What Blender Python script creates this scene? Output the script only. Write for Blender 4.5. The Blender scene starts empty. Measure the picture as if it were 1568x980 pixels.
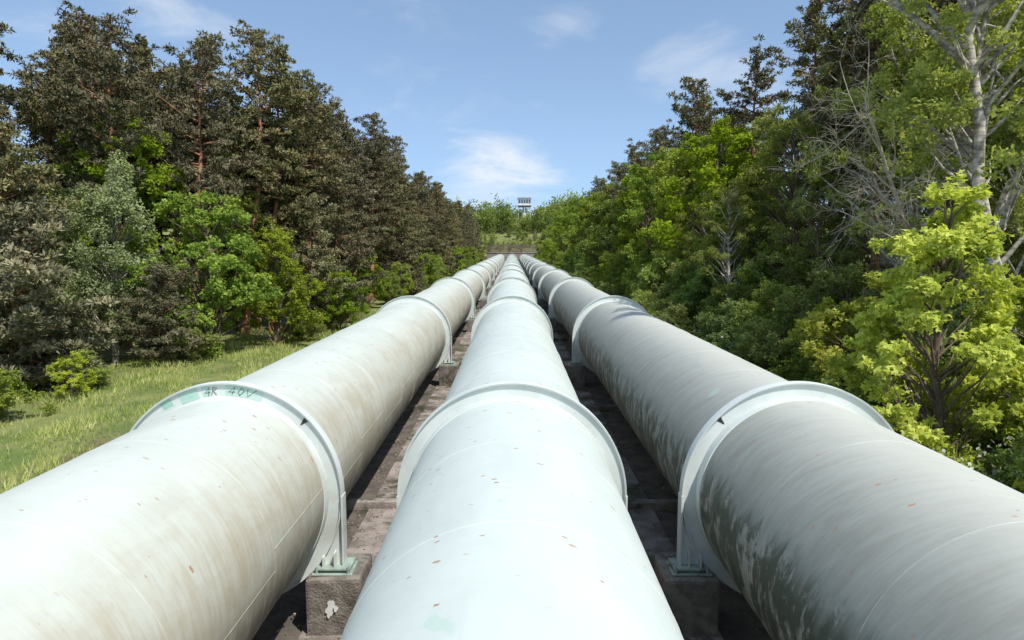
import bpy, bmesh, math, random
import numpy as np
from math import sin, cos, tan, pi, radians
from mathutils import Vector

TH = radians(6.0)
ZC = 10.0
H, R, RF, XP = 4.7, 1.9, 2.19, 5.43
S0, SP = 12.7, 23.6
PEND = 322.0
scene = bpy.context.scene

# ------------------------------------------------------------------ helpers
class Geo:
    def __init__(s):
        s.V=[]; s.Q=[]; s.M=[]; s.T=[]; s.n=0
    def add(s, V, Q, m=0, t=0.5):
        V=np.asarray(V,dtype=np.float32).reshape(-1,3); Q=np.asarray(Q,dtype=np.int32).reshape(-1,4)
        s.V.append(V); s.Q.append(Q+s.n); s.M.append(np.full(len(Q),m,dtype=np.int32))
        if np.isscalar(t): t=np.full(len(V),t)
        s.T.append(np.asarray(t,dtype=np.float32)); s.n+=len(V)
    def mesh(s, name, mats, smooth=False, smooth_mats=None):
        V=np.concatenate(s.V); Q=np.concatenate(s.Q); M=np.concatenate(s.M); T=np.concatenate(s.T)
        me=bpy.data.meshes.new(name)
        me.vertices.add(len(V)); me.vertices.foreach_set('co',V.ravel())
        me.loops.add(len(Q)*4); me.loops.foreach_set('vertex_index',Q.ravel())
        me.polygons.add(len(Q)); me.polygons.foreach_set('loop_start',np.arange(0,len(Q)*4,4,dtype=np.int32))
        for mt in mats: me.materials.append(mt)
        me.polygons.foreach_set('material_index',M)
        sm=np.full(len(Q),smooth)
        if smooth_mats is not None: sm=np.isin(M,smooth_mats)
        me.polygons.foreach_set('use_smooth',sm)
        a=me.attributes.new('tint','FLOAT','POINT'); a.data.foreach_set('value',T)
        me.update(calc_edges=True); me.validate()
        return me

def obj(name, me, loc=(0,0,0), rot=(0,0,0), sc=1.0, parent=None):
    o=bpy.data.objects.new(name, me); scene.collection.objects.link(o)
    o.location=loc; o.rotation_euler=rot
    o.scale=(sc,sc,sc) if np.isscalar(sc) else sc
    if parent: o.parent=parent
    return o

def tube(g, pts, rad, sides=6, m=0, t=0.5):
    pts=np.asarray(pts,float); n=len(pts); rad=np.broadcast_to(np.asarray(rad,float),(n,))
    d=np.gradient(pts,axis=0); d/=np.linalg.norm(d,axis=1)[:,None]+1e-9
    ref=np.array([0,0,1.]) if abs(d[0][2])<0.8 else np.array([1.,0,0])
    a=np.cross(d,ref); a/=np.linalg.norm(a,axis=1)[:,None]+1e-9
    b=np.cross(d,a)
    ang=np.arange(sides)*2*pi/sides
    V=pts[:,None,:]+rad[:,None,None]*(np.cos(ang)[None,:,None]*a[:,None,:]+np.sin(ang)[None,:,None]*b[:,None,:])
    i=np.arange(n-1)[:,None]*sides; j=np.arange(sides)[None,:]; k=(j+1)%sides
    Q=np.stack([i+j,i+k,i+sides+k,i+sides+j],-1).reshape(-1,4)
    g.add(V.reshape(-1,3),Q,m,t)

def box(g, x0,x1,y0,y1,z0,z1,m=0):
    V=[(x,y,z) for z in (z0,z1) for y in (y0,y1) for x in (x0,x1)]
    Q=[(0,2,3,1),(4,5,7,6),(0,1,5,4),(2,6,7,3),(0,4,6,2),(1,3,7,5)]
    g.add(V,Q,m)

def unit(v): return v/(np.linalg.norm(v,axis=-1,keepdims=True)+1e-9)

def diamonds(g, C, Tn, Bn, L, W, m, t, base=False):
    L=np.asarray(L)[:,None]; W=np.asarray(W)[:,None]
    if base: c0=C; mid=C+Tn*L*0.5; c1=C+Tn*L
    else: c0=C-Tn*L*0.5; mid=C; c1=C+Tn*L*0.5
    V=np.stack([c0,mid+Bn*W*0.5,c1,mid-Bn*W*0.5],1)
    n=len(C)
    Q=np.arange(n*4).reshape(n,4)
    g.add(V.reshape(-1,3),Q,m,np.repeat(t,4))

def rand_leaves(g, C, size, asp, rs, m, t, up=0.5, lobed=False, outw=None):
    n=len(C)
    nb=rs.normal(size=(n,3))+np.array([0,0,up])
    if outw is not None: nb=nb+outw
    nr=unit(nb)
    q=rs.normal(size=(n,3)); T=unit(np.cross(nr,q)); B=np.cross(nr,T)
    L=size*rs.uniform(0.7,1.3,n)
    if lobed:
        for a in (-1.0,0,1.0):
            T2=T*cos(a)+B*sin(a); B2=np.cross(nr,T2)
            diamonds(g,C,T2,B2,L*(1 if a==0 else 0.8),L*0.48,m,t,base=True)
    else:
        diamonds(g,C,T,B,L,L*asp,m,t)

# ------------------------------------------------------------------ node materials
def newmat(name):
    m=bpy.data.materials.new(name); m.use_nodes=True
    nt=m.node_tree; nt.nodes.clear()
    out=nt.nodes.new('ShaderNodeOutputMaterial')
    return m,nt,out
class NB:
    def __init__(s,nt): s.nt=nt
    def node(s,t,**k):
        n=s.nt.nodes.new(t)
        for a,b in k.items(): setattr(n,a,b)
        return n
    def lk(s,a,b): s.nt.links.new(a,b)
    def setin(s,inp,v):
        if isinstance(v,bpy.types.NodeSocket): s.lk(v,inp)
        else: inp.default_value=v
    def math(s,op,a,b=0.0,c=None,clamp=False):
        n=s.node('ShaderNodeMath',operation=op,use_clamp=clamp)
        s.setin(n.inputs[0],a); s.setin(n.inputs[1],b)
        if c is not None: s.setin(n.inputs[2],c)
        return n.outputs[0]
    def mix(s,f,a,b,mode='MIX'):
        n=s.node('ShaderNodeMix',data_type='RGBA',blend_type=mode)
        s.setin(n.inputs[0],f)
        for i,v in ((6,a),(7,b)):
            if isinstance(v,tuple): v=(v[0],v[1],v[2],1)
            s.setin(n.inputs[i],v)
        return n.outputs[2]
    def ramp(s,f,p0,p1,v0=0.0,v1=1.0):
        n=s.node('ShaderNodeMapRange',interpolation_type='SMOOTHSTEP')
        s.setin(n.inputs[0],f); n.inputs[1].default_value=p0; n.inputs[2].default_value=p1
        n.inputs[3].default_value=v0; n.inputs[4].default_value=v1
        return n.outputs[0]
    def noise(s,vec,scale,detail=4,rough=0.55,dist=0.0):
        n=s.node('ShaderNodeTexNoise'); 
        if vec is not None: s.lk(vec,n.inputs['Vector'])
        n.inputs['Scale'].default_value=scale; n.inputs['Detail'].default_value=detail
        n.inputs['Roughness'].default_value=rough; n.inputs['Distortion'].default_value=dist
        return n.outputs[0]
    def comb(s,x,y,z=0.0):
        n=s.node('ShaderNodeCombineXYZ')
        for i,v in enumerate((x,y,z)): s.setin(n.inputs[i],v)
        return n.outputs[0]

def leaf_mat(name, dark, mid, light, hue=0.04, trans=0.35):
    m,nt,out=newmat(name); b=NB(nt)
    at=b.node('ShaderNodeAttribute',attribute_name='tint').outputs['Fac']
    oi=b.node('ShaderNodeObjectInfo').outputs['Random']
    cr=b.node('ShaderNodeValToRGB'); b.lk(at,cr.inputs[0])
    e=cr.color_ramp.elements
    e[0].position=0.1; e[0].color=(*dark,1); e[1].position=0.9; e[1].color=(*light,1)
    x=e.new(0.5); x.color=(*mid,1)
    hs=b.node('ShaderNodeHueSaturation')
    b.lk(b.math('MULTIPLY_ADD',oi,hue,0.5-hue/2),hs.inputs['Hue'])
    b.lk(b.math('MULTIPLY_ADD',b.math('FRACT',b.math('MULTIPLY',oi,7.3)),0.5,0.78),hs.inputs['Value'])
    b.lk(b.math('MULTIPLY_ADD',b.math('FRACT',b.math('MULTIPLY',oi,3.7)),0.25,0.82),hs.inputs['Saturation'])
    b.lk(cr.outputs[0],hs.inputs['Color'])
    df=b.node('ShaderNodeBsdfDiffuse'); b.lk(hs.outputs[0],df.inputs[0])
    if trans<=0:
        b.lk(df.outputs[0],out.inputs[0]); return m
    tr=b.node('ShaderNodeBsdfTranslucent'); b.lk(b.mix(1.0,hs.outputs[0],(1.2,1.15,0.7),'MULTIPLY'),tr.inputs[0])
    mx=b.node('ShaderNodeMixShader'); mx.inputs[0].default_value=trans
    b.lk(df.outputs[0],mx.inputs[1]); b.lk(tr.outputs[0],mx.inputs[2])
    b.lk(mx.outputs[0],out.inputs[0])
    return m

def rough_mat(name, c1, c2, scale=4, c3=None, bump=0.3, rough=0.85, stretch=(1,1,1), world=False, bscale=30, c3r=(0.52,0.66), simple=False):
    m,nt,out=newmat(name); b=NB(nt)
    tc=b.node('ShaderNodeTexCoord'); v=tc.outputs['Object']
    if world: v=b.node('ShaderNodeNewGeometry').outputs['Position']
    mp=b.node('ShaderNodeMapping'); mp.inputs['Scale'].default_value=stretch; b.lk(v,mp.inputs[0]); v=mp.outputs[0]
    n1=b.noise(v,scale,2 if simple else 5,0.62); col=b.mix(b.ramp(n1,0.35,0.65),c1,c2)
    if c3 and not simple: col=b.mix(b.ramp(b.noise(v,scale*0.37,5,0.7,0.6),*c3r),col,c3)
    if simple:
        p=b.node('ShaderNodeBsdfDiffuse'); b.lk(col,p.inputs[0]); b.lk(p.outputs[0],out.inputs[0]); return m
    p=b.node('ShaderNodeBsdfPrincipled'); b.lk(col,p.inputs['Base Color']); p.inputs['Roughness'].default_value=rough
    if bump>0.02:
        bp=b.node('ShaderNodeBump'); bp.inputs['Strength'].default_value=bump; bp.inputs['Distance'].default_value=0.05
        b.lk(b.noise(v,bscale,4,0.6),bp.inputs['Height']); b.lk(bp.outputs[0],p.inputs['Normal'])
    b.lk(p.outputs[0],out.inputs[0]); return m

M_pine =leaf_mat('pine_needles',(0.070,0.070,0.033),(0.150,0.143,0.068),(0.29,0.25,0.135),0.03,0.0)
M_oak  =leaf_mat('oak_leaves',(0.095,0.145,0.020),(0.235,0.315,0.036),(0.42,0.48,0.07),0.035,0.42)
M_birch=leaf_mat('birch_leaves',(0.11,0.15,0.055),(0.21,0.27,0.10),(0.33,0.39,0.16),0.03,0.4)
M_young=leaf_mat('young_leaves',(0.14,0.18,0.038),(0.30,0.355,0.072),(0.48,0.52,0.13),0.03,0.45)
M_maple=leaf_mat('maple_leaves',(0.19,0.25,0.03),(0.42,0.48,0.06),(0.66,0.66,0.15),0.015,0.45)
M_shrub=leaf_mat('shrub_leaves',(0.10,0.145,0.032),(0.22,0.29,0.060),(0.39,0.45,0.115),0.04,0.4)
M_grass=leaf_mat('grass_blades',(0.15,0.22,0.035),(0.30,0.38,0.07),(0.54,0.52,0.22),0.0,0.4)
M_flower=leaf_mat('white_blossom',(0.5,0.52,0.42),(0.65,0.66,0.55),(0.75,0.75,0.68),0.0,0.3)
M_pbark=rough_mat('pine_bark',(0.40,0.19,0.105),(0.22,0.125,0.085),3,simple=True,stretch=(1,1,0.3))
M_bark =rough_mat('bark',(0.20,0.155,0.115),(0.11,0.088,0.065),3,simple=True,stretch=(1,1,0.3))
M_bbark=rough_mat('birch_bark',(0.56,0.52,0.45),(0.22,0.19,0.16),2,simple=True,stretch=(1,1,3))
M_dead =rough_mat('dead_wood',(0.50,0.45,0.36),(0.32,0.27,0.21),3,simple=True)

# ------------------------------------------------------------------ trees
def trunk_line(rs,Ht,wob,lean=(0,0),n=10):
    z=np.linspace(0,Ht,n); w=np.cumsum(rs.normal(0,wob,(n,2)),0); w[0]=0
    return np.stack([w[:,0]+lean[0]*z,w[:,1]+lean[1]*z,z],1)
def at(line,z):
    return np.array([np.interp(z,line[:,2],line[:,0]),np.interp(z,line[:,2],line[:,1]),z])

def pine(seed,Ht,cb,spread,nb=75,tuft=5600,bare=20):
    rs=np.random.RandomState(seed); g=Geo()
    tl=trunk_line(rs,Ht,0.13,n=12)
    r=0.013*Ht*(1-np.linspace(0,1,12)**1.1)*0.9+0.03
    tube(g,tl,r,8,0)
    for i in range(bare):
        z=rs.uniform(0.15*Ht,max(cb+0.1,0.3)*Ht); a=rs.uniform(0,2*pi); L=rs.uniform(0.6,2.4)
        p=at(tl,z); d=np.array([cos(a),sin(a),rs.uniform(-0.25,0.2)])
        tube(g,[p,p+d*L*0.5,p+d*L+np.array([0,0,-0.15*L])],[0.035,0.02,0.008],3,0)
    cl=[]
    ph=rs.uniform(0,6.28,3)
    for i in range(nb):
        t=(i+rs.uniform(0,1))/nb; z=Ht*(cb+(1-cb)*t**0.92)*0.99
        prof=(1-t)**0.58*(0.70+0.30*min(1,t*4))+0.12
        a=i*2.4+rs.uniform(-0.5,0.5)
        L=spread*prof*rs.uniform(0.5,1.2)*(1+0.28*sin(a+ph[0]+t*9))
        el=np.interp(t,[0,0.5,1],[-0.10,0.20,0.8])+rs.uniform(-0.15,0.15)
        d=np.array([cos(a)*cos(el),sin(a)*cos(el),sin(el)]); p=at(tl,z)
        P=[p+d*L*k+np.array([0,0,0.14*L*k*k])+rs.normal(0,0.05*L*k,3) for k in (0,0.35,0.7,1.0)]
        tube(g,P,[0.02+0.018*L,0.015+0.012*L,0.02,0.008],4,0)
        side=np.array([-sin(a),cos(a),0])
        for k in np.linspace(0.35,1.05,max(2,int(L*2.0))):
            c=p+d*L*k+np.array([0,0,0.14*L*k*k])+side*rs.normal(0,0.25*L*(1.1-0.5*k))*0.8
            c[2]+=rs.normal(0,0.10)
            cl.append((c,rs.uniform(0.30,0.60)*(0.75+0.1*L),rs.uniform(0,1)))
    C0=np.array([c[0] for c in cl]); S=np.array([c[1] for c in cl]); U=np.array([c[2] for c in cl])
    idx=rs.choice(len(cl),tuft,p=S**2/np.sum(S**2))
    off=unit(rs.normal(size=(tuft,3)))*(rs.uniform(0,1,tuft)**0.45)[:,None]*np.array([1,1,0.38])
    C=C0[idx]+off*S[idx][:,None]
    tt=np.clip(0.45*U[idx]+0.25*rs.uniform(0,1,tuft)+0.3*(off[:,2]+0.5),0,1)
    out=unit(off+np.array([0,0,0.5]))
    for k in range(4):
        T=unit(out*0.7+rs.normal(size=(tuft,3))*0.75)
        B=unit(np.cross(T,rs.normal(size=(tuft,3))))
        L=rs.uniform(0.24,0.42,tuft)
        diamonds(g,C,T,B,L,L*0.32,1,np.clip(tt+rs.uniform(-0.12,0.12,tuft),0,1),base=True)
    return g.mesh('pine_mesh',[M_pbark,M_pine],smooth_mats=[0])

def broad(seed,Ht,cb,rad,ncl,nleaf,size,mats,asp=0.65,cr=(0.16,0.30),lean=(0,0),droop=0,up=0.6,flat=0.75,lobed=False,trunkr=0.014,low=0.35,lod_inner=0.5,lump0=1.0):
    rs=np.random.RandomState(seed); g=Geo()
    tl=trunk_line(rs,Ht*0.93,0.012*Ht,lean,9)
    tube(g,tl,trunkr*Ht*(1-np.linspace(0,1,9))**0.8+0.02,8,0)
    hz=Ht*(1-cb)/2; cz=Ht*cb+hz
    cs=[]
    ph=rs.uniform(0,6.28,6)
    for i in range(ncl):
        d=unit(rs.normal(size=3)); a=math.atan2(d[1],d[0])
        lump=1+lump0*(0.22*sin(2*a+ph[0]+d[2]*2)+0.18*sin(3*a+ph[1]-d[2]*4)+0.12*sin(5*a+ph[2]+5*d[2]))
        rr=(lod_inner+(1-lod_inner)*rs.uniform(0,1)**0.55)*lump
        pz=cz+d[2]*hz*min(rr,1.0)
        w=np.interp((pz-Ht*cb)/(2*hz),[0,low,0.8,1],[0.75,1.0,0.72,0.3])
        base=at(tl,min(pz,Ht*0.9))
        hd=unit(np.array([d[0],d[1],0]))*math.sqrt(d[0]**2+d[1]**2)**0.6
        p=np.array([base[0]+hd[0]*rad*rr*w,base[1]+hd[1]*rad*rr*w,pz])
        s=rs.uniform(*cr)*rad
        cs.append((p,s,rs.uniform(0,1)))
        hr=np.hypot(p[0]-base[0],p[1]-base[1])
        z0=np.clip(pz-hr*rs.uniform(0.5,1.1)-0.05*Ht,0.12*Ht if cb>0.1 else 0.0,Ht*0.88)
        q=at(tl,z0); mid=(q+p)/2+np.array([0,0,0.08*hr])+rs.normal(0,0.05*rad,3)
        tr=(0.006+0.004*rs.rand())*Ht*0.6+0.008
        tube(g,[q,(q+mid)/2+rs.normal(0,0.03*rad,3),mid,p],[tr,tr*0.75,tr*0.5,tr*0.15],4,0)
    P=np.array([c[0] for c in cs]); S=np.array([c[1] for c in cs]); U=np.array([c[2] for c in cs])
    nsub=9
    P2=(P[:,None,:]+unit(rs.normal(size=(ncl,nsub,3)))*np.array([1,1,flat])*(S[:,None,None]*rs.uniform(0.35,1.0,(ncl,nsub,1)))).reshape(-1,3)
    S2=np.repeat(S,nsub)*rs.uniform(0.28,0.5,ncl*nsub); U2=np.repeat(U,nsub)*0.6+rs.uniform(0,0.4,ncl*nsub)
    if droop: P2[:,2]-=np.abs(rs.normal(0,droop,len(P2)))
    idx=rs.choice(len(P2),nleaf,p=S2**2/np.sum(S2**2))
    off=unit(rs.normal(size=(nleaf,3)))*(rs.uniform(0,1,nleaf)**0.5)[:,None]*np.array([1,1,0.8 if not droop else 1.6])
    C=P2[idx]+off*S2[idx][:,None]
    C[:,2]=np.maximum(C[:,2],0.02)
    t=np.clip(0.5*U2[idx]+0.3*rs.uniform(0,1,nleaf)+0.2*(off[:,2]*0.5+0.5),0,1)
    ow=unit((C-np.array([0,0,cz]))*np.array([1,1,0.5]))*0.7
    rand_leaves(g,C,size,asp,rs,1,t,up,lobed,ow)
    return g,rs,P2

def bare_tree(seed,L0,lean,rad0=0.16,levels=3,n0=16):
    rs=np.random.RandomState(seed); g=Geo()
    def rec(p,d,L,r,lv):
        n=6; P=[p]; 
        for k in range(n):
            d=unit(d+rs.normal(0,0.05 if lv==levels else 0.13,3)+np.array([0,0,0.02 if lv==levels else -0.02])); P.append(P[-1]+d*L/n)
        tube(g,P,np.linspace(r,r*0.35,n+1),6 if lv>1 else 3,0)
        if lv==0: return
        for k in range(7 if lv<levels else n0):
            f=rs.uniform(0.2,1.0) if lv<levels else rs.uniform(0.5,1.0); j=f*n; a=int(min(j,n-1)); q=P[a]+(P[a+1]-P[a])*(j-a)
            nd=unit(d*0.45+rs.normal(0,0.6,3)+np.array([-0.15,0,0.0]))
            rec(q,nd,L*rs.uniform(0.18,0.34) if lv==levels else L*rs.uniform(0.35,0.6),max(0.010,r*0.30*(1.2-0.5*f)),lv-1)
    rec(np.zeros(3),unit(np.array([lean[0],lean[1],1.0])),L0,rad0,levels)
    return g

def fin(gr,name,mats): return gr[0].mesh(name,mats,smooth_mats=[0])

PT=[pine(1,25,0.45,3.9,62,4300), pine(2,24,0.38,4.1,70,4800), pine(3,26,0.55,3.6,52,3700), pine(4,22,0.30,3.7,75,5200)]
PE=[pine(11,20,0.05,4.4,120,8500,bare=4), pine(12,15,0.03,4.2,100,7500,bare=4), pine(13,22,0.14,4.2,115,8200,bare=8), pine(14,9,0.02,3.6,80,6000,bare=2)]
OAK=[fin(broad(21,18,0.12,5.2,85,26000,0.29,None),'oak_mesh',[M_bark,M_oak]),
     fin(broad(22,14,0.06,4.6,80,25000,0.26,None),'oak_mesh',[M_bark,M_oak]),
     fin(broad(23,22,0.20,5.4,85,26000,0.30,None),'oak_mesh',[M_bark,M_oak])]
BIR=[fin(broad(31,16,0.12,3.4,80,24000,0.18,None,droop=0.5,asp=0.75,cr=(0.18,0.3)),'birch_mesh',[M_bbark,M_birch]),
     fin(broad(32,20,0.40,3.6,55,16000,0.18,None,droop=0.5,asp=0.75,cr=(0.16,0.28),lean=(-0.22,0)),'birch_mesh',[M_bbark,M_young])]
SHR=[fin(broad(41,4.5,0.0,2.4,50,13000,0.15,None,cr=(0.2,0.36),lod_inner=0.3,low=0.3),'shrub_mesh',[M_bark,M_shrub]),
     fin(broad(42,6.5,0.0,2.6,60,15000,0.15,None,cr=(0.18,0.34),lod_inner=0.3,low=0.3),'shrub_mesh',[M_bark,M_shrub]),
     fin(broad(43,3.0,0.0,2.0,40,10000,0.13,None,cr=(0.2,0.36),lod_inner=0.3,low=0.3),'shrub_mesh',[M_bark,M_shrub])]
MAP=[fin(broad(51,9.8,0.08,2.7,95,17000,0.145,None,cr=(0.15,0.27),flat=0.65,up=1.0,lobed=True,low=0.35,lump0=0.6),'maple_mesh',[M_bark,M_maple]),
     fin(broad(52,7.0,0.05,2.6,65,12000,0.145,None,cr=(0.15,0.27),flat=0.65,up=1.0,lobed=True,low=0.35),'maple_mesh',[M_bark,M_maple])]
YOU=fin(broad(61,18,0.22,4.4,66,17000,0.17,None,cr=(0.13,0.26)),'young_mesh',[M_bark,M_young])
YO2=fin(broad(62,20,0.30,4.6,60,17000,0.18,None,cr=(0.14,0.26),lod_inner=0.35),'young_mesh',[M_bbark,M_young])
HIB=fin(broad(63,27,0.64,4.6,42,9000,0.19,None,cr=(0.14,0.25),lod_inner=0.35,trunkr=0.010),'birch_mesh',[M_bbark,M_young])
gb,rsb,P2b=broad(44,3.6,0.0,2.0,45,10000,0.12,None,cr=(0.2,0.36),lod_inner=0.3)
cc=P2b[rsb.choice(len(P2b),900)]+rsb.normal(0,0.28,(900,3)); cc[:,2]=np.maximum(cc[:,2],.05)
rand_leaves(gb,cc,0.13,0.9,rsb,2,rsb.uniform(0,1,900),1.0)
BLO=gb.mesh('blossom_mesh',[M_bark,M_shrub,M_flower],smooth_mats=[0])
BARE=[bare_tree(71,13.5,(-0.62,-0.05),0.15).mesh('bare_mesh',[M_dead],smooth=True)]

# ------------------------------------------------------------------ terrain
def sst(a,b,x):
    t=min(1,max(0,(x-a)/(b-a))); return t*t*(3-2*t)
def terr(x,y):
    ya=min(max(y,-40),331)
    z=ZC-7.44+tan(TH)*ya
    if y>329: z+=5.2*sst(329,333,y)
    if y>333: z+=17*sst(333,385,y)*1.0+10*sst(380,520,y)
    z+=4.0*sst(16,34,x)+3.0*sst(24,50,-x)
    if abs(x)>10:
        k=min(1,(abs(x)-10)/5)
        z+=k*(0.18*sin(x*0.9+y*0.37)+0.14*sin(y*0.8-x*0.3)+0.25*sin(y*0.13+x*0.21))
    return z
xs=sorted(set(list(np.arange(-60,60.1,2.0))+[-2500,-1500,-900,-600,-400,-280,-200,-150,-120,-100,-80,-70]+[2500,1500,900,600,400,280,200,150,120,100,80,70]))
ys=sorted(set([-2500,-1200,-600,-300,-150,-80,-60,-40]+list(np.arange(-36,328,4.0))+[329,330,331,332,333]+list(np.arange(336,400,5))+[420,450,480,520,600,800,1200,2000,3000]))
g=Geo(); V=[(x,y,terr(x,y)) for y in ys for x in xs]; nx=len(xs)
Q=[(j*nx+i,j*nx+i+1,(j+1)*nx+i+1,(j+1)*nx+i) for j in range(len(ys)-1) for i in range(nx-1)]
g.add(V,Q)
M_ground=rough_mat('ground_grass',(0.11,0.15,0.035),(0.20,0.21,0.065),0.5,(0.14,0.105,0.06),0.5,0.95,world=True,bscale=6)
obj('ground',g.mesh('ground',[M_ground],smooth=True))

def P(x,s,h):
    return (x, s*cos(TH)-(h-H)*sin(TH), ZC+s*sin(TH)+(h-H)*cos(TH))

M_bed=rough_mat('pipe_bed',(0.16,0.135,0.115),(0.09,0.075,0.065),1.2,(0.05,0.055,0.03),0.8,0.95,bscale=18)
g=Geo(); hb=-2.70
V=[];N=60
for i in range(N):
    s=-40+(PEND+44)*i/(N-1)
    for x in (-8.6,8.6): V.append((x,s,0))
g.add(V,[(2*i,2*i+1,2*i+3,2*i+2) for i in range(N-1)])
bo=obj('gravel_bed',g.mesh('bed',[M_bed]),P(0,0,hb+0.02),(TH,0,0))
M_conc=rough_mat('old_concrete',(0.38,0.33,0.30),(0.20,0.17,0.15),1.6,(0.075,0.08,0.045),0.8,0.92,bscale=25,c3r=(0.47,0.60))
M_conc2=rough_mat('block_concrete',(0.27,0.24,0.205),(0.15,0.13,0.11),3.5,(0.06,0.055,0.035),0.8,0.92,bscale=22)

def bevel_boxes(name,boxes,mat,bev,loc,rot,parent=None,seg=1,jit=0.0):
    bm=bmesh.new()
    for (x0,x1,y0,y1,z0,z1) in boxes:
        vs=[bm.verts.new((x+random.uniform(-jit,jit),y+random.uniform(-jit,jit),z+random.uniform(-jit,jit))) for z in (z0,z1) for y in (y0,y1) for x in (x0,x1)]
        for q in [(0,2,3,1),(4,5,7,6),(0,1,5,4),(2,6,7,3),(0,4,6,2),(1,3,7,5)]: bm.faces.new([vs[k] for k in q])
    if bev: bmesh.ops.bevel(bm,geom=list(bm.edges),offset=bev,segments=seg,affect='EDGES',profile=0.6)
    me=bpy.data.meshes.new(name); bm.to_mesh(me); bm.free(); me.materials.append(mat)
    return obj(name,me,loc,rot,1,parent)
random.seed(3)
bx=[]; s=-20.0
while s<PEND-4:
    L=3.93
    bx.append((-4.05,-3.05,s,s+L-0.04,0,0.09)); bx.append((3.2,4.0,s,s+L-0.04,0,0.07)); s+=L
bevel_boxes('concrete_walkway',bx,M_conc,0.02,P(0,0,hb),(TH,0,0),jit=0.012)
bx=[]; s=S0-SP+5.9
while s<PEND-4:
    bx.append((-7.6,-1.2,s,s+0.26,0,0.30)); bx.append((1.2,7.6,s,s+0.26,0,0.28)); s+=SP/2
bevel_boxes('concrete_cross_kerb',bx,M_conc,0.03,P(0,0,hb),(TH,0,0),jit=0.015)
rs=np.random.RandomState(9); n=6000
g=Geo(); s=rs.uniform(5,70,n); x=np.where(rs.rand(n)<0.5,-1,1)*rs.uniform(2.2,5.2,n)
C=np.stack([x,s,np.full(n,0.11)],1)
rand_leaves(g,C,0.07,0.7,rs,0,rs.uniform(0,1,n),3.5)
M_lit=leaf_mat('leaf_litter',(0.10,0.07,0.045),(0.20,0.13,0.08),(0.34,0.26,0.16),0,0.1)
obj('leaf_litter',g.mesh('litter',[M_lit]),P(0,0,hb),(TH,0,0))

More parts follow.
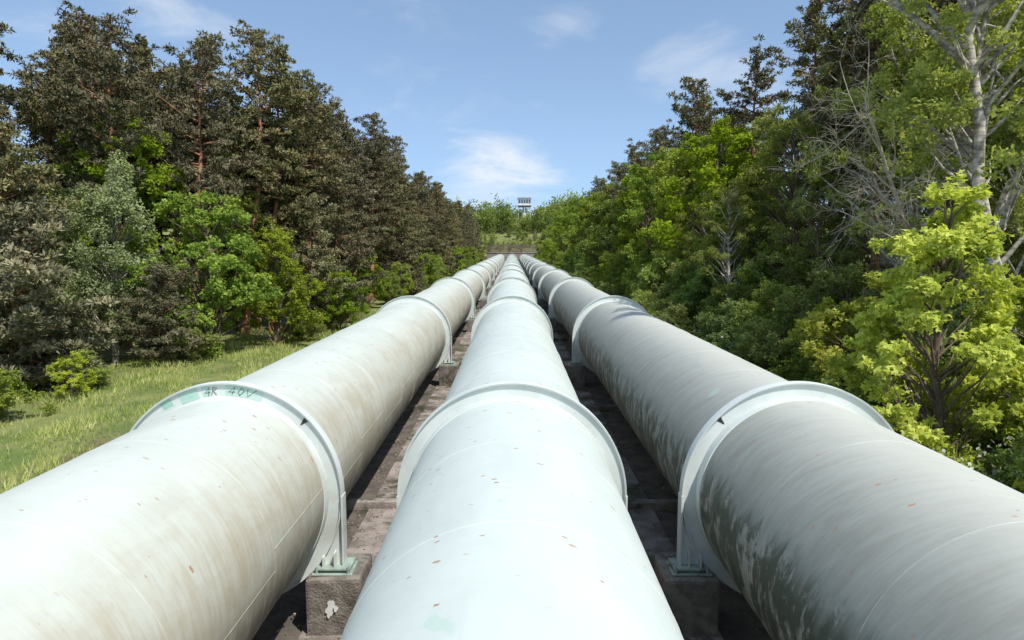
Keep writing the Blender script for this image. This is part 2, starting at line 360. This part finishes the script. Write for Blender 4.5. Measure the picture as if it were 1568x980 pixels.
# ------------------------------------------------------------------ pipes
def pipe_mat(name, base, warm, warm_rng, warm_amt, film, film_rng, film_amt, darkc, dark_rng, dark_amt, seed, streak=0.5, rust=0.5):
    m,nt,out=newmat(name); b=NB(nt)
    tc=b.node('ShaderNodeTexCoord'); sp=b.node('ShaderNodeSeparateXYZ'); b.lk(tc.outputs['Object'],sp.inputs[0])
    x,y,z=sp.outputs
    ang=b.math('ARCTAN2',x,z)
    y2=b.math('ADD',y,seed*37.0)
    sv=b.comb(b.math('MULTIPLY',ang,0.9),b.math('ADD',b.math('MULTIPLY',y2,2.4),b.math('MULTIPLY',ang,0.9)),seed)
    st1=b.noise(sv,1.8,5,0.62,0.4)
    st3=b.noise(b.comb(b.math('MULTIPLY',ang,1.4),b.math('ADD',b.math('MULTIPLY',y2,7.0),b.math('MULTIPLY',ang,1.5)),seed+7),2.0,4,0.65,0.3)
    st2=b.noise(b.comb(b.math('MULTIPLY',ang,1.6),b.math('MULTIPLY',y2,0.35),seed+3),1.6,4,0.6,0.4)
    gv=b.comb(b.math('MULTIPLY',ang,R),y2,seed)
    fine=b.noise(gv,9,5,0.7)
    col=b.mix(b.ramp(st2,0.35,0.7),base,tuple(c*0.92 for c in base))
    col=b.mix(b.math('MULTIPLY',b.ramp(st1,0.42,0.78),streak*0.6),col,(base[0]*0.85,base[1]*0.82,base[2]*0.76))
    col=b.mix(b.math('MULTIPLY',b.ramp(st3,0.48,0.76),streak*0.5),col,(base[0]*0.75,base[1]*0.74,base[2]*0.68))
    avg=b.math('ADD',b.math('MULTIPLY',st1,0.4),b.math('ADD',b.math('MULTIPLY',st2,0.35),b.math('MULTIPLY',st3,0.25)))
    wmask=b.math('MULTIPLY',b.ramp(ang,*warm_rng),b.math('MULTIPLY_ADD',b.ramp(avg,0.38,0.64),0.6,0.4))
    col=b.mix(b.math('MULTIPLY',wmask,warm_amt),col,warm)
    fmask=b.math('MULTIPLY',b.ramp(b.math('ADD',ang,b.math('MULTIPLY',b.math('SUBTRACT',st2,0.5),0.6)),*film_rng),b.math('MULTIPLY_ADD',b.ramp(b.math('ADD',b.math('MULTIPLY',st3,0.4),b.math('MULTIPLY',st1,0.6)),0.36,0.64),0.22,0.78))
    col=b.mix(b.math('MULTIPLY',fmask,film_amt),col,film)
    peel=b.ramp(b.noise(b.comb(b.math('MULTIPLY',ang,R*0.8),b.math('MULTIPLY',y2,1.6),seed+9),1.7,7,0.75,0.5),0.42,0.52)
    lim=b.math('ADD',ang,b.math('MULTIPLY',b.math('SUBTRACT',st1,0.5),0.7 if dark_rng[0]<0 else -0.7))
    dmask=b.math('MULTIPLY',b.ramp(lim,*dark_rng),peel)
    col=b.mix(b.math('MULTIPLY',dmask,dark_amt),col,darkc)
    col=b.mix(b.math('MULTIPLY',b.ramp(fine,0.5,0.75),0.10),col,(0.33,0.32,0.28))
    rv=b.comb(b.math('MULTIPLY',b.math('ADD',ang,b.math('MULTIPLY',y2,0.25)),R*1.0),b.math('MULTIPLY',y2,2.0),seed+5)
    vo=b.node('ShaderNodeTexVoronoi'); b.lk(rv,vo.inputs['Vector']); vo.inputs['Scale'].default_value=3.4
    wn=b.node('ShaderNodeSeparateColor'); b.lk(vo.outputs['Color'],wn.inputs[0])
    szz=b.math('MULTIPLY',b.math('POWER',wn.outputs[0],1.8),0.19)
    dd=b.math('ADD',vo.outputs['Distance'],b.math('MULTIPLY',b.math('SUBTRACT',b.noise(rv,11,2),0.5),0.34))
    rm=b.math('MULTIPLY',b.ramp(b.math('SUBTRACT',szz,dd),-0.01,0.03),b.ramp(b.noise(rv,0.35,1),0.38,0.52))
    col=b.mix(b.math('MULTIPLY',rm,rust),col,(0.36,0.19,0.09))
    pn=b.noise(gv,1.3,2,0.4,0.3)
    col=b.mix(b.math('MULTIPLY',b.ramp(pn,0.745,0.765),0.4),col,(0.36,0.54,0.45))
    ck=b.node('ShaderNodeTexWhiteNoise',noise_dimensions='1D'); b.lk(b.math('FLOOR',b.math('DIVIDE',b.math('SUBTRACT',y,S0),SP/8)),ck.inputs['W'])
    col=b.mix(b.math('MULTIPLY',ck.outputs[0],0.11),col,(0.34,0.35,0.32))
    p=b.node('ShaderNodeBsdfPrincipled'); b.lk(col,p.inputs['Base Color'])
    b.lk(b.math('MULTIPLY_ADD',st1,0.25,0.42),p.inputs['Roughness']); p.inputs['Specular IOR Level'].default_value=0.35
    bp=b.node('ShaderNodeBump'); bp.inputs['Strength'].default_value=0.12; bp.inputs['Distance'].default_value=0.02
    b.lk(b.math('MULTIPLY',st2,1.5),bp.inputs['Height']); b.lk(bp.outputs[0],p.inputs['Normal'])
    b.lk(p.outputs[0],out.inputs[0]); return m
MP_L=pipe_mat('paint_left',(0.555,0.595,0.535),(0.37,0.305,0.20),(0.25,1.15),0.80,(0.27,0.24,0.175),(1.2,1.7),0.5,(0.11,0.09,0.06),(1.45,1.9),0.6,1.0,0.5,0.9)
MP_C=pipe_mat('paint_mid',(0.565,0.620,0.575),(0.42,0.38,0.29),(0.9,1.8),0.4,(0.40,0.42,0.37),(-0.8,-1.6),0.4,(0.15,0.13,0.10),(1.8,2.4),0.5,2.0,0.26,0.95)
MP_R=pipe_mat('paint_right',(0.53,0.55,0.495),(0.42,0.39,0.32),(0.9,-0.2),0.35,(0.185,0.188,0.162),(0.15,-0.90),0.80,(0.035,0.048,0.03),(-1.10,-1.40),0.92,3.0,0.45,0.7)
MP_ring=rough_mat('ring_paint',(0.61,0.65,0.615),(0.55,0.59,0.56),1.2,(0.50,0.52,0.47),0.04,0.5,bscale=5)
M_steel=rough_mat('bearing_paint',(0.33,0.42,0.37),(0.24,0.29,0.25),5,(0.14,0.10,0.07),0.2,0.6)
M_black=rough_mat('black_paint',(0.02,0.02,0.02),(0.03,0.03,0.03),5,None,0.0,0.6)
M_mint=rough_mat('mint_spray',(0.28,0.50,0.41),(0.36,0.55,0.47),3,(0.46,0.58,0.52),0.0,0.6,c3r=(0.4,0.6))
M_white=rough_mat('white_paint',(0.75,0.75,0.73),(0.65,0.65,0.62),5,None,0.0,0.7)

def revolve(g,prof,n=96,m=0):
    k=len(prof); ang=np.arange(n)*2*pi/n
    V=np.array([[(r*sin(a),y,r*cos(a)) for (r,y) in prof] for a in ang]).reshape(-1,3)
    Q=[]
    for i in range(n):
        for j in range(k):
            a=i*k+j; b_=i*k+(j+1)%k; c=((i+1)%n)*k+(j+1)%k; d=((i+1)%n)*k+j
            Q.append((a,b_,c,d))
    g.add(V,Q,m)

STA=[S0+SP*i for i in range(-1,14) if S0+SP*i<PEND-3]
def pipeline(xc,mat,side):
    e=bpy.data.objects.new('steel_pipeline',None); scene.collection.objects.link(e)
    e.location=P(xc,0,0); e.rotation_euler=(TH,0,0); e.empty_display_size=0.5
    g=Geo(); n=128; ss=list(np.arange(-34,PEND,4.0))+[PEND+5]
    ang=np.arange(n)*2*pi/n
    V=np.array([[(R*sin(a),s,R*cos(a)) for a in ang] for s in ss]).reshape(-1,3)
    Q=[(j*n+i,(j+1)*n+i,(j+1)*n+(i+1)%n,j*n+(i+1)%n) for j in range(len(ss)-1) for i in range(n)]
    g.add(V,Q); 
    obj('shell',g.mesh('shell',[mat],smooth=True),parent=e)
    g=Geo(); w=SP/8
    k=-14
    while S0+w*k<PEND:
        s=S0+w*k
        if k%8!=0: revolve(g,[(R-0.005,s-0.018),(R+0.004,s-0.007),(R+0.004,s+0.007),(R-0.005,s+0.018)],96)
        k+=1
    for s0 in STA:
        s=s0+SP*0.5
        revolve(g,[(R-0.01,s-0.05),(R+0.016,s-0.05),(R+0.016,s+0.05),(R-0.01,s+0.05)],96)
    k=-14
    while S0+w*(k+1)<PEND:
        for a in ((1.45,-1.5) if k%2 else (1.62,-1.68)):
            a0=a-0.004; a1=a+0.004; y0=S0+w*k+0.02; y1=y0+w-0.04
            VV=[(r*sin(q),yy,r*cos(q)) for (r,q) in ((R-0.004,a0-0.004),(R+0.005,a0),(R+0.005,a1),(R-0.004,a1+0.004)) for yy in (y0,y1)]
            g.add(VV,[(0,1,3,2),(2,3,5,4),(4,5,7,6)])
        k+=1
    obj('weld_seams',g.mesh('seams',[mat]),parent=e)
    g=Geo()
    for s in STA:
        revolve(g,[(R-0.02,s-0.05),(RF-0.035,s-0.05),(RF-0.035,s+0.05),(R-0.02,s+0.05)],128)
        revolve(g,[(RF-0.035,s-0.10),(RF-0.004,s-0.11),(RF,s-0.10),(RF,s+0.10),(RF-0.004,s+0.11),(RF-0.035,s+0.10)],128)
        revolve(g,[(R-0.02,s-0.30),(R+0.02,s-0.29),(R+0.025,s-0.052),(R-0.02,s-0.052)],128)
        revolve(g,[(R-0.02,s+0.052),(R+0.025,s+0.052),(R+0.02,s+0.29),(R-0.02,s+0.30)],128)
        for sg in (-1,1):
            hs=np.linspace(-0.02,-1.38,12); V=[];Q=[]
            for hh in hs:
                xi=math.sqrt((RF-0.03)**2-hh*hh); 
                for yy in (s-0.045,s+0.045):
                    V.append((sg*xi,yy,hh)); V.append((sg*(RF-0.02),yy,hh))
            for j in range(11):
                a=4*j; c=4*(j+1)
                Q+= [(a,a+1,c+1,c),(a+2,c+2,c+3,a+3),(a,c,c+2,a+2)]
            Q.append((44,45,47,46)); g.add(V,Q)
            x0,x1=sorted((sg*(RF-0.022),sg*(RF+0.012))); box(g,x0,x1,s-0.13,s+0.13,-1.38,0.0)
            x0,x1=sorted((sg*1.80,sg*1.83)); box(g,x0,x1,s-0.20,s-0.046,-1.38,-1.18)
            x0,x1=sorted((sg*2.02,sg*2.045)); box(g,x0,x1,s-0.20,s-0.046,-1.38,-1.10)
    obj('ring_girders',g.mesh('rings',[MP_ring]),parent=e)
    bx=[]; bl=[]; bolts=Geo()
    for s in STA:
        for sg in (-1,1):
            x0,x1=sorted((sg*1.66,sg*2.34)); bx.append((x0,x1,s-0.26,s+0.26,-1.42,-1.38))
            x0,x1=sorted((sg*1.75,sg*2.25)); bx.append((x0,x1,s-0.20,s+0.20,-1.47,-1.42))
            x0,x1=sorted((sg*1.62,sg*2.38)); bx.append((x0,x1,s-0.30,s+0.30,-1.505,-1.47))
            x0,x1=sorted((sg*1.52,sg*2.56)); bl.append((x0,x1,s-0.45,s+0.75,-2.9,-1.505))
            for bxp in (1.70,2.30):
                for sy in (-0.25,0.25):
                    tube(bolts,[(sg*bxp,s+sy,-1.47),(sg*bxp,s+sy,-1.36)],[0.028,0.028],6)
    bevel_boxes('bearing_plates',bx,M_steel,0.006,(0,0,0),(0,0,0),e)
    obj('anchor_bolts',bolts.mesh('bolts',[M_steel]),parent=e)
    bevel_boxes('concrete_support_blocks',bl,M_conc2,0.07,(0,0,0),(0,0,0),e,2,0.02)
    return e
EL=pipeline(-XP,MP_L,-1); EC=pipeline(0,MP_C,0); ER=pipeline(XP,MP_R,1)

def arc_patch(g,s,r0,r1,a0,a1,n=14):
    V=[]
    for i in range(n+1):
        a=a0+(a1-a0)*i/n
        V+=[(r0*sin(a),s,r0*cos(a)),(r1*sin(a),s,r1*cos(a))]
    g.add(V,[(2*i,2*i+1,2*i+3,2*i+2) for i in range(n)])
g=Geo(); sf=S0-0.054
arc_patch(g,sf,R+0.03,RF-0.045,0.02,0.36); arc_patch(g,sf,R+0.03,RF-0.045,-0.42,-0.24); arc_patch(g,sf,R+0.10,RF-0.05,-0.60,-0.50)
arc_patch(g,sf,R+0.05,RF-0.05,-0.20,-0.12)
obj('graffiti_paint',g.mesh('graf',[M_mint]),parent=EL)
g=Geo()
def scrib(letters,a0,da,g,r=R+0.06,hh=0.15):
    for i,st in enumerate(letters):
        for line in st:
            pts=[]
            for (u,v) in line:
                a=a0+(i+u*0.8+v*0.25)*da; rr=r+v*hh; pts.append((rr*sin(a),sf-0.003,rr*cos(a)))
            tube(g,pts,0.006,4)
L4=[[(0.6,0),(0.7,1),(0,0.35),(0.95,0.4)]]; LR=[[(0,0),(0.1,1),(0.8,0.8),(0.2,0.5),(0.9,0)]]; LO=[[(0.5,0),(0.1,0.4),(0.4,1),(0.9,0.6),(0.5,0)]]; LV=[[(0,1),(0.4,0),(1.2,1.1)]]
scrib([L4,LR],-0.18,0.065,g); scrib([L4,LO,LV],0.04,0.08,g)
obj('graffiti_lettering',g.mesh('scr',[M_black]),parent=EL)
for e,a in ((EL,0.80),(ER,-0.80)):
    g=Geo(); r0=R+0.08;r1=RF-0.06
    g.add([(r0*sin(a),sf,r0*cos(a)),(r1*sin(a-0.02),sf,r1*cos(a-0.02)),(r1*sin(a+0.03),sf,r1*cos(a+0.03)),(r0*sin(a+0.01),sf,r0*cos(a+0.01))],[(0,1,2,3)])
    obj('arrow_mark',g.mesh('arrow',[M_black]),parent=e)
bm=bmesh.new(); rr=random.Random(5)
for i,(cx,cz,r) in enumerate(((2.02,-1.98,0.075),(2.0,-2.1,0.09),(2.1,-2.04,0.06),(1.97,-2.2,0.04))):
    vs=[bm.verts.new((cx+r*cos(a)*rr.uniform(0.5,1.2),-0.0015*i,cz+r*1.3*sin(a)*rr.uniform(0.6,1.2))) for a in np.arange(0,6.2,0.5)]
    bm.faces.new(vs)
me=bpy.data.meshes.new('splash'); bm.to_mesh(me); bm.free(); me.materials.append(M_white)
o=obj('paint_splash',me,(0,S0-0.478,0),parent=EL)

# ------------------------------------------------------------------ headwall, fence, lookout
hy=326.0; hz=terr(0,hy)
M_wall=rough_mat('headwall_concrete',(0.24,0.21,0.18),(0.17,0.15,0.13),0.8,(0.12,0.10,0.08),0.3,0.9)
bevel_boxes('concrete_headwall',[(-12,12,hy-1,hy+1.5,hz-2,hz+5.0),(-12.4,12.4,hy-1.3,hy+1.8,hz+5.0,hz+5.4),(-20,-12,hy-0.5,hy+1.2,hz-2,hz+3.5),(12,20,hy-0.5,hy+1.2,hz-2,hz+3.5)],M_wall,0.05,(0,0,0),(0,0,0))
M_rust=rough_mat('rusty_metal',(0.12,0.075,0.06),(0.08,0.055,0.045),3,None,0.0,0.7)
g=Geo()
for i in range(13):
    x=-12+2*i; box(g,x-0.15,x+0.15,hy-0.9,hy-0.75,hz+5.4,hz+9.2)
for z in (5.8,6.9,8.0,9.05): box(g,-12,12,hy-0.86,hy-0.80,hz+z,hz+z+0.2)
for i in range(120): x=-11.9+0.2*i; box(g,x-0.05,x+0.05,hy-0.84,hy-0.82,hz+5.5,hz+9.0)
obj('metal_fence',g.mesh('fence',[M_rust]))
e=bpy.data.objects.new('lookout_building',None); scene.collection.objects.link(e)
by=430.0; bxx=(803-784)/1045*by; bz=terr(bxx,by)
ztop=ZC+(490-303)/1045*by; e.location=(bxx,by,0)
M_bw=rough_mat('white_render',(0.60,0.63,0.66),(0.52,0.55,0.58),0.5,None,0.0,0.7)
M_glass=rough_mat('window_glass',(0.06,0.09,0.12),(0.09,0.12,0.15),0.5,None,0.0,0.15)
g=Geo()
box(g,-4.0,4.0,-3.5,3.5,ztop-5.0,ztop-0.6); box(g,-4.3,4.3,-3.9,3.9,ztop-0.6,ztop-0.2); box(g,-4.3,4.3,-3.9,3.9,ztop-5.4,ztop-5.0)
obj('cabin',g.mesh('c',[M_bw]),parent=e)
g=Geo()
for i in range(5): box(g,-3.8+1.58*i,-2.5+1.58*i,-3.53,-3.50,ztop-4.0,ztop-1.4)
obj('windows',g.mesh('w',[M_glass]),parent=e)
g=Geo()
for x in (-4.0,-0.2,3.6):
    for y in (-3.2,2.8): box(g,x,x+0.35,y,y+0.35,bz-1,ztop-5.4)
box(g,-1.2,1.0,-1.2,1.2,bz-1,ztop-5.4)
obj('columns',g.mesh('col',[M_bw]),parent=e)

# distant trees on the hill as ONE mesh
rs=np.random.RandomState(77); g=Geo(); gr=[]
for i in range(520):
    y=rs.uniform(336,480); x=rs.uniform(-60,60)
    if abs(x)>45 and rs.rand()<0.5: continue
    if abs(x-bxx)<7 and abs(y-by)<9: continue
    if y<368:
        if abs(x)<10 and rs.rand()<0.10 : continue
        hh=rs.uniform(2.5,7.5)
    else: hh=rs.uniform(12,21)
    if abs(x)>18: hh=max(hh,14)
    if y<by and y>368 and abs(x-bxx*y/by)<6: hh=min(hh*0.65,10.0)
    gr.append((x,y,hh))
for (x,y,hh) in gr:
    z0=terr(x,y); tube(g,[(x,y,z0-0.5),(x+rs.normal(0,.3),y,z0+hh*0.8)],[0.25,0.06],5,0)
    nc=26; d=unit(rs.normal(size=(nc,3)))*rs.uniform(0.3,1,(nc,1)); c=np.array([x,y,z0+hh*0.53])+d*np.array([hh*0.32,hh*0.32,hh*0.47])
    n=420; idx=rs.randint(0,nc,n); C=c[idx]+rs.normal(size=(n,3))*hh*0.055
    t=np.clip(rs.uniform(-0.25,0.45)+0.25*rs.uniform(0,1,nc)[idx]+rs.uniform(0,0.2,n),0,1)
    rand_leaves(g,C,0.12+0.05*hh,0.7,rs,1,t,0.6)
obj('distant_trees',g.mesh('distant',[M_bark,M_shrub]))

# ------------------------------------------------------------------ tree placement
rr=random.Random(11)
def put(name,me,x,y,sc=1.0,rz=None,tilt=0.03,dz=0):
    if rz is None: rz=rr.uniform(0,6.28)
    obj(name,me,(x,y,terr(x,y)-0.15+dz),(rr.uniform(-tilt,tilt),rr.uniform(-tilt,tilt),rz),(sc*rr.uniform(.94,1.06),sc*rr.uniform(.94,1.06),sc))
def edgeL(y): return -np.interp(y,[20,35,50,70,110,330],[27,23.5,20.5,17.5,16,15.5])
def edgeR(y): return np.interp(y,[10,30,50,80,330],[17,17,16,15,15])

put('pine_tree',PE[0],-33,44,0.68); put('pine_tree',PE[3],-26.5,36,1.05); put('pine_tree',PE[1],-29.5,39,0.90)
put('birch_tree',BIR[0],-25.5,44,0.86); put('birch_tree',BIR[0],-30,50,0.98)
put('oak_tree',OAK[1],-21.0,46,0.86); put('oak_tree',OAK[1],-17.6,51,0.66)
put('oak_tree',OAK[0],-24.2,56,0.74)
put('pine_tree',PE[3],-21.5,42.5,0.65)
put('pine_tree',PE[3],-30.5,34.5,0.9); put('shrub',SHR[1],-33,35,1.0)
put('pine_tree',PE[1],-17.5,60,0.80); put('oak_tree',OAK[1],-15.2,60,0.42)
put('young_tree',MAP[1],-21.9,34,0.36); put('shrub',SHR[2],-23.5,36.5,0.7)
for y in np.arange(30,325,6.5):
    x=edgeL(y)+rr.uniform(-0.5,1.8)
    k=rr.random()
    if y<58: 
        if k<0.5: put('shrub',SHR[rr.choice([0,2])],x+0.8,y,rr.uniform(0.5,0.8))
    elif k<0.35: put('oak_tree',OAK[1],x,y,rr.uniform(0.4,0.65))
    elif k<0.8: put('shrub',SHR[rr.randrange(2)],x,y,rr.uniform(0.7,1.1))
    else: put('pine_tree',PE[3],x,y,rr.uniform(0.6,1.0))
for row,(dx,step,jit) in enumerate([(3.2,5.6,0.9),(8,6.0,1.5),(13.5,7,1.8),(20,9,2)]):
    y=60.0 if row==0 else (50 if row==1 else 42)
    ymax=330 if row<2 else (160 if row==2 else 90)
    while y<ymax:
        x=edgeL(y)-dx+rr.uniform(-jit,jit)
        if row==0: 
            me=rr.choice([PE[0],PE[2],PT[3],PT[1],PT[3]]); sc=rr.uniform(0.86,1.08)
        else: me=rr.choice(PT); sc=rr.uniform(0.86,1.08)
        if y<75: sc*=0.95
        if row==1 and rr.random()<0.10: put('oak_tree',OAK[2],x,y,0.85)
        else: put('pine_tree',me,x,y+rr.uniform(-1.5,1.5),sc)
        y+=step*(1 if y<140 else 1.5)
for (x,y,s,i) in [(-27.5,49,0.93,0),(-24,52,0.96,1),(-33.5,52,0.98,0),(-38,48,0.82,3),(-42,50,0.80,1),(-21,60,0.98,2),(-37,58,0.9,3),(-26.5,56,1.02,1),(-22.3,57,1.03,0),(-20.0,63,1.06,3),(-31,58,1.0,1),(-19.3,68,1.0,1)]:
    put('pine_tree',PT[i],x,y,s)
for i in range(10):
    put('pine_tree',rr.choice(PT),-rr.uniform(42,60),rr.uniform(34,64),rr.uniform(0.7,0.82))
for y in np.arange(48,130,8): put('oak_tree',OAK[1],edgeL(y)-rr.uniform(5,12),y,rr.uniform(0.45,0.7))

# --- right side
put('maple_tree',MAP[0],11.4,18.6,0.97); put('maple_tree',MAP[1],15.2,19.5,1.02); put('maple_tree',MAP[1],13.2,25,0.95)
put('maple_tree',MAP[1],12.4,14.0,0.60)
for y in np.arange(9,320,2.8):
    x=10.9+rr.uniform(-0.4,1.2)+(0.8 if y<40 else 0)
    if y>60 and rr.random()<0.45: continue
    me=rr.choice(SHR+[BLO,BLO] if y<60 else SHR); sc=rr.uniform(0.65,0.95)
    if me is SHR[1]: sc*=0.75
    put('shrub',me,x,y,sc)
for y in np.arange(10,200,4.2):
    me=rr.choice([SHR[0],SHR[1],BLO,SHR[1]]); put('shrub',me,14.0+rr.uniform(-1,1.2),y,rr.uniform(0.85,1.15))
for y in np.arange(14,70,4.6): put('shrub',rr.choice(SHR[:2]),17.5+rr.uniform(-1,1.5),y,rr.uniform(0.9,1.2))
for y in np.arange(20,60,6.5): put('shrub',rr.choice(SHR[:2]),22.5+rr.uniform(-1,1.5),y,rr.uniform(0.9,1.15))
for (x,y,me,s) in [(17.5,52,OAK[1],0.92),(19.5,60,OAK[0],1.0),(18,70,OAK[2],0.90),(17,80,OAK[0],1.0),(17.5,92,OAK[2],0.95),(16.2,104,OAK[1],1.15),
                   (16.5,118,OAK[0],1.0),(16.5,134,OAK[2],0.9),(16.5,150,OAK[0],1.0),(17,170,OAK[2],0.95),(16,195,OAK[0],1.05),(16,220,OAK[0],1.0),(16,245,OAK[1],1.2),(15,275,OAK[0],0.9),(15,300,OAK[1],0.9)]:
    put('oak_tree',me,x,y,s)
for (x,y,s,i) in [(20.5,76,1.08,1),(24,66,0.98,0),(20.5,98,1.0,1),(21,112,0.95,0),(25,58,1.0,2),(29,54,1.05,0),(20.5,128,0.95,1),(20,142,0.95,3),(25,90,1.0,2),(21,160,.95,1)]:
    put('pine_tree',PT[i],x,y,s)
for (x,y,s,i) in [(22,42,1.02,2),(28,44,1.0,2),(31,37,0.98,0),(33,42,1.0,2),(24,48,1.0,0),(30,50,1.05,2),(36,48,1.0,0),(27,40,0.9,2),(24.5,38,0.95,2),(38,42,1,2),(32,58,1,1),(40,56,1,0),(36,66,1,2)]:
    put('pine_tree',PT[i],x,y,s)
for (x,y,s,me) in [(19.5,46,0.98,YOU),(20.5,34,1.08,YO2),(26,35,1.1,YOU),(17.6,40,0.66,YOU),(29,40,1.1,YOU),(23.5,31,1.0,YO2),(18.6,26,1.0,YO2),(25.5,46,1.1,YO2),(21.5,52,1.1,YOU),(15.6,47,0.62,YO2),(16.4,57,0.7,YOU)]:
    put('young_tree',me,x,y,s)
put('birch_tree',BIR[1],26,31,0.95,0.0); put('birch_tree',BIR[1],25,36,0.95,0.1)
put('birch_tree',HIB,15.6,19.5,1.0,2.0); put('birch_tree',HIB,17.5,24.0,0.98,4.0)
put('dead_tree',BARE[0],19.6,28.5,1.0,0.0)
for i in range(20):
    y=rr.uniform(60,150); x=edgeR(y)+rr.uniform(9,24)
    if rr.random()<0.6: put('pine_tree',rr.choice(PT),x,y,rr.uniform(0.85,1.0))
    else: put('oak_tree',OAK[2],x,y,rr.uniform(0.8,1.0))
for i in range(10): put('pine_tree',rr.choice(PT),rr.uniform(40,56),rr.uniform(38,70),rr.uniform(0.85,1.0))
for (x,y,s) in [(34,50,1.1),(42,52,1.1),(30,62,1.0),(44,62,1.1),(27,76,1.0)]: put('oak_tree',OAK[1],x,y,s)

# ------------------------------------------------------------------ grass
rs=np.random.RandomState(5); N=110000
y=rs.uniform(12,75,N); x=-rs.uniform(8.2,32,N)
keep=x>np.array([edgeL(v) for v in y])-3
x=x[keep]; y=y[keep]
patch=np.sin(x*1.3+np.sin(y*0.9))*np.cos(y*0.7+np.sin(x*0.8))
keep=rs.uniform(0,1,len(x))<0.65+0.35*patch; x=x[keep]; y=y[keep]; patch=patch[keep]
z=np.array([terr(a,b_) for a,b_ in zip(x,y)])
C=np.stack([x,y,z-0.02],1); n=len(C)
T=unit(np.stack([rs.normal(0,0.35,n),rs.normal(0,0.35,n),np.ones(n)],1)); B=unit(np.cross(T,rs.normal(size=(n,3))))
L=rs.uniform(0.14,0.42,n)*(1+0.5*patch)
g=Geo(); diamonds(g,C,T,B,L,np.full(n,0.04),0,np.clip(0.48+0.3*patch+rs.uniform(-0.3,0.35,n),0,1),base=True)
m=30000; y=rs.uniform(9,60,m); x=rs.uniform(8.0,13,m); z=np.array([terr(a,b_) for a,b_ in zip(x,y)])
C=np.stack([x,y,z-0.02],1); T=unit(np.stack([rs.normal(0,0.35,m),rs.normal(0,0.35,m),np.ones(m)],1)); B=unit(np.cross(T,rs.normal(size=(m,3))))
diamonds(g,C,T,B,rs.uniform(0.15,0.5,m),np.full(m,0.04),0,rs.uniform(0.1,0.8,m),base=True)
obj('grass',g.mesh('grass',[M_grass]))

# ------------------------------------------------------------------ light / sky
sd=Vector((0.356,-0.50,0.80)).normalized()
el=math.asin(sd.z); az=math.atan2(sd.x,sd.y)
L=bpy.data.lights.new('sun','SUN'); L.energy=5.0; L.angle=radians(0.53); L.color=(1.0,0.96,0.89)
so=bpy.data.objects.new('sun',L); scene.collection.objects.link(so); so.rotation_euler=sd.to_track_quat('Z','Y').to_euler(); so.location=(0,0,80)
w=bpy.data.worlds.new('World'); scene.world=w; w.use_nodes=True; nt=w.node_tree; nt.nodes.clear(); b=NB(nt)
sky=b.node('ShaderNodeTexSky',sky_type='NISHITA'); sky.sun_disc=False; sky.sun_elevation=el; sky.sun_rotation=az
sky.air_density=1.0; sky.dust_density=1.0; sky.ozone_density=1.5
tc=b.node('ShaderNodeTexCoord'); D=tc.outputs['Generated']
sp=b.node('ShaderNodeSeparateXYZ'); b.lk(D,sp.inputs[0])
def px(u,v): 
    d=Vector(((u-784)/1045,1,(490-v)/1045)).normalized(); return tuple(d)
haze=b.math('ADD',0.22,b.ramp(sp.outputs[2],0.0,0.42,0.34,0.0))
vst=b.node('ShaderNodeVectorMath',operation='MULTIPLY'); b.lk(D,vst.inputs[0]); vst.inputs[1].default_value=(1,1,2.6)
nb=b.noise(vst.outputs[0],6.0,6,0.62,0.5)
tot=b.math('MULTIPLY',b.ramp(nb,0.52,0.80),0.22)
for (u,v,r,a) in [(775,258,0.17,0.95),(740,290,0.13,0.55),(860,45,0.10,0.45),(250,12,0.12,0.5),(1050,100,0.16,0.38),(330,40,0.08,0.3)]:
    vm=b.node('ShaderNodeVectorMath',operation='SUBTRACT'); b.lk(D,vm.inputs[0]); vm.inputs[1].default_value=px(u,v)
    vs=b.node('ShaderNodeVectorMath',operation='MULTIPLY'); b.lk(vm.outputs[0],vs.inputs[0]); vs.inputs[1].default_value=(1,1,2.0)
    vl=b.node('ShaderNodeVectorMath',operation='LENGTH'); b.lk(vs.outputs[0],vl.inputs[0])
    k=b.math('SUBTRACT',b.ramp(vl.outputs['Value'],0.0,r,1.0,0.0),b.math('MULTIPLY',b.math('SUBTRACT',0.60,nb),2.6))
    tot=b.math('MAXIMUM',tot,b.math('MULTIPLY',b.ramp(k,0.0,1.1),a))
skc=b.node('ShaderNodeVectorMath',operation='SCALE'); b.lk(sky.outputs[0],skc.inputs[0]); skc.inputs['Scale'].default_value=0.15
col=b.mix(haze,skc.outputs[0],(0.56,0.86,1.28))
col=b.mix(tot,col,(0.92,0.96,1.0))
bg=b.node('ShaderNodeBackground'); b.lk(col,bg.inputs[0]); bg.inputs[1].default_value=1.0
wo=b.node('ShaderNodeOutputWorld'); b.lk(bg.outputs[0],wo.inputs[0])

cd=bpy.data.cameras.new('camera'); cd.lens=24; cd.sensor_width=36; cd.clip_start=0.05; cd.clip_end=6000
co=bpy.data.objects.new('camera',cd); scene.collection.objects.link(co); co.location=(0,0,ZC); co.rotation_euler=(pi/2,0,0)
scene.camera=co
scene.view_settings.view_transform='Standard'
print('OBJS',len(bpy.data.objects))
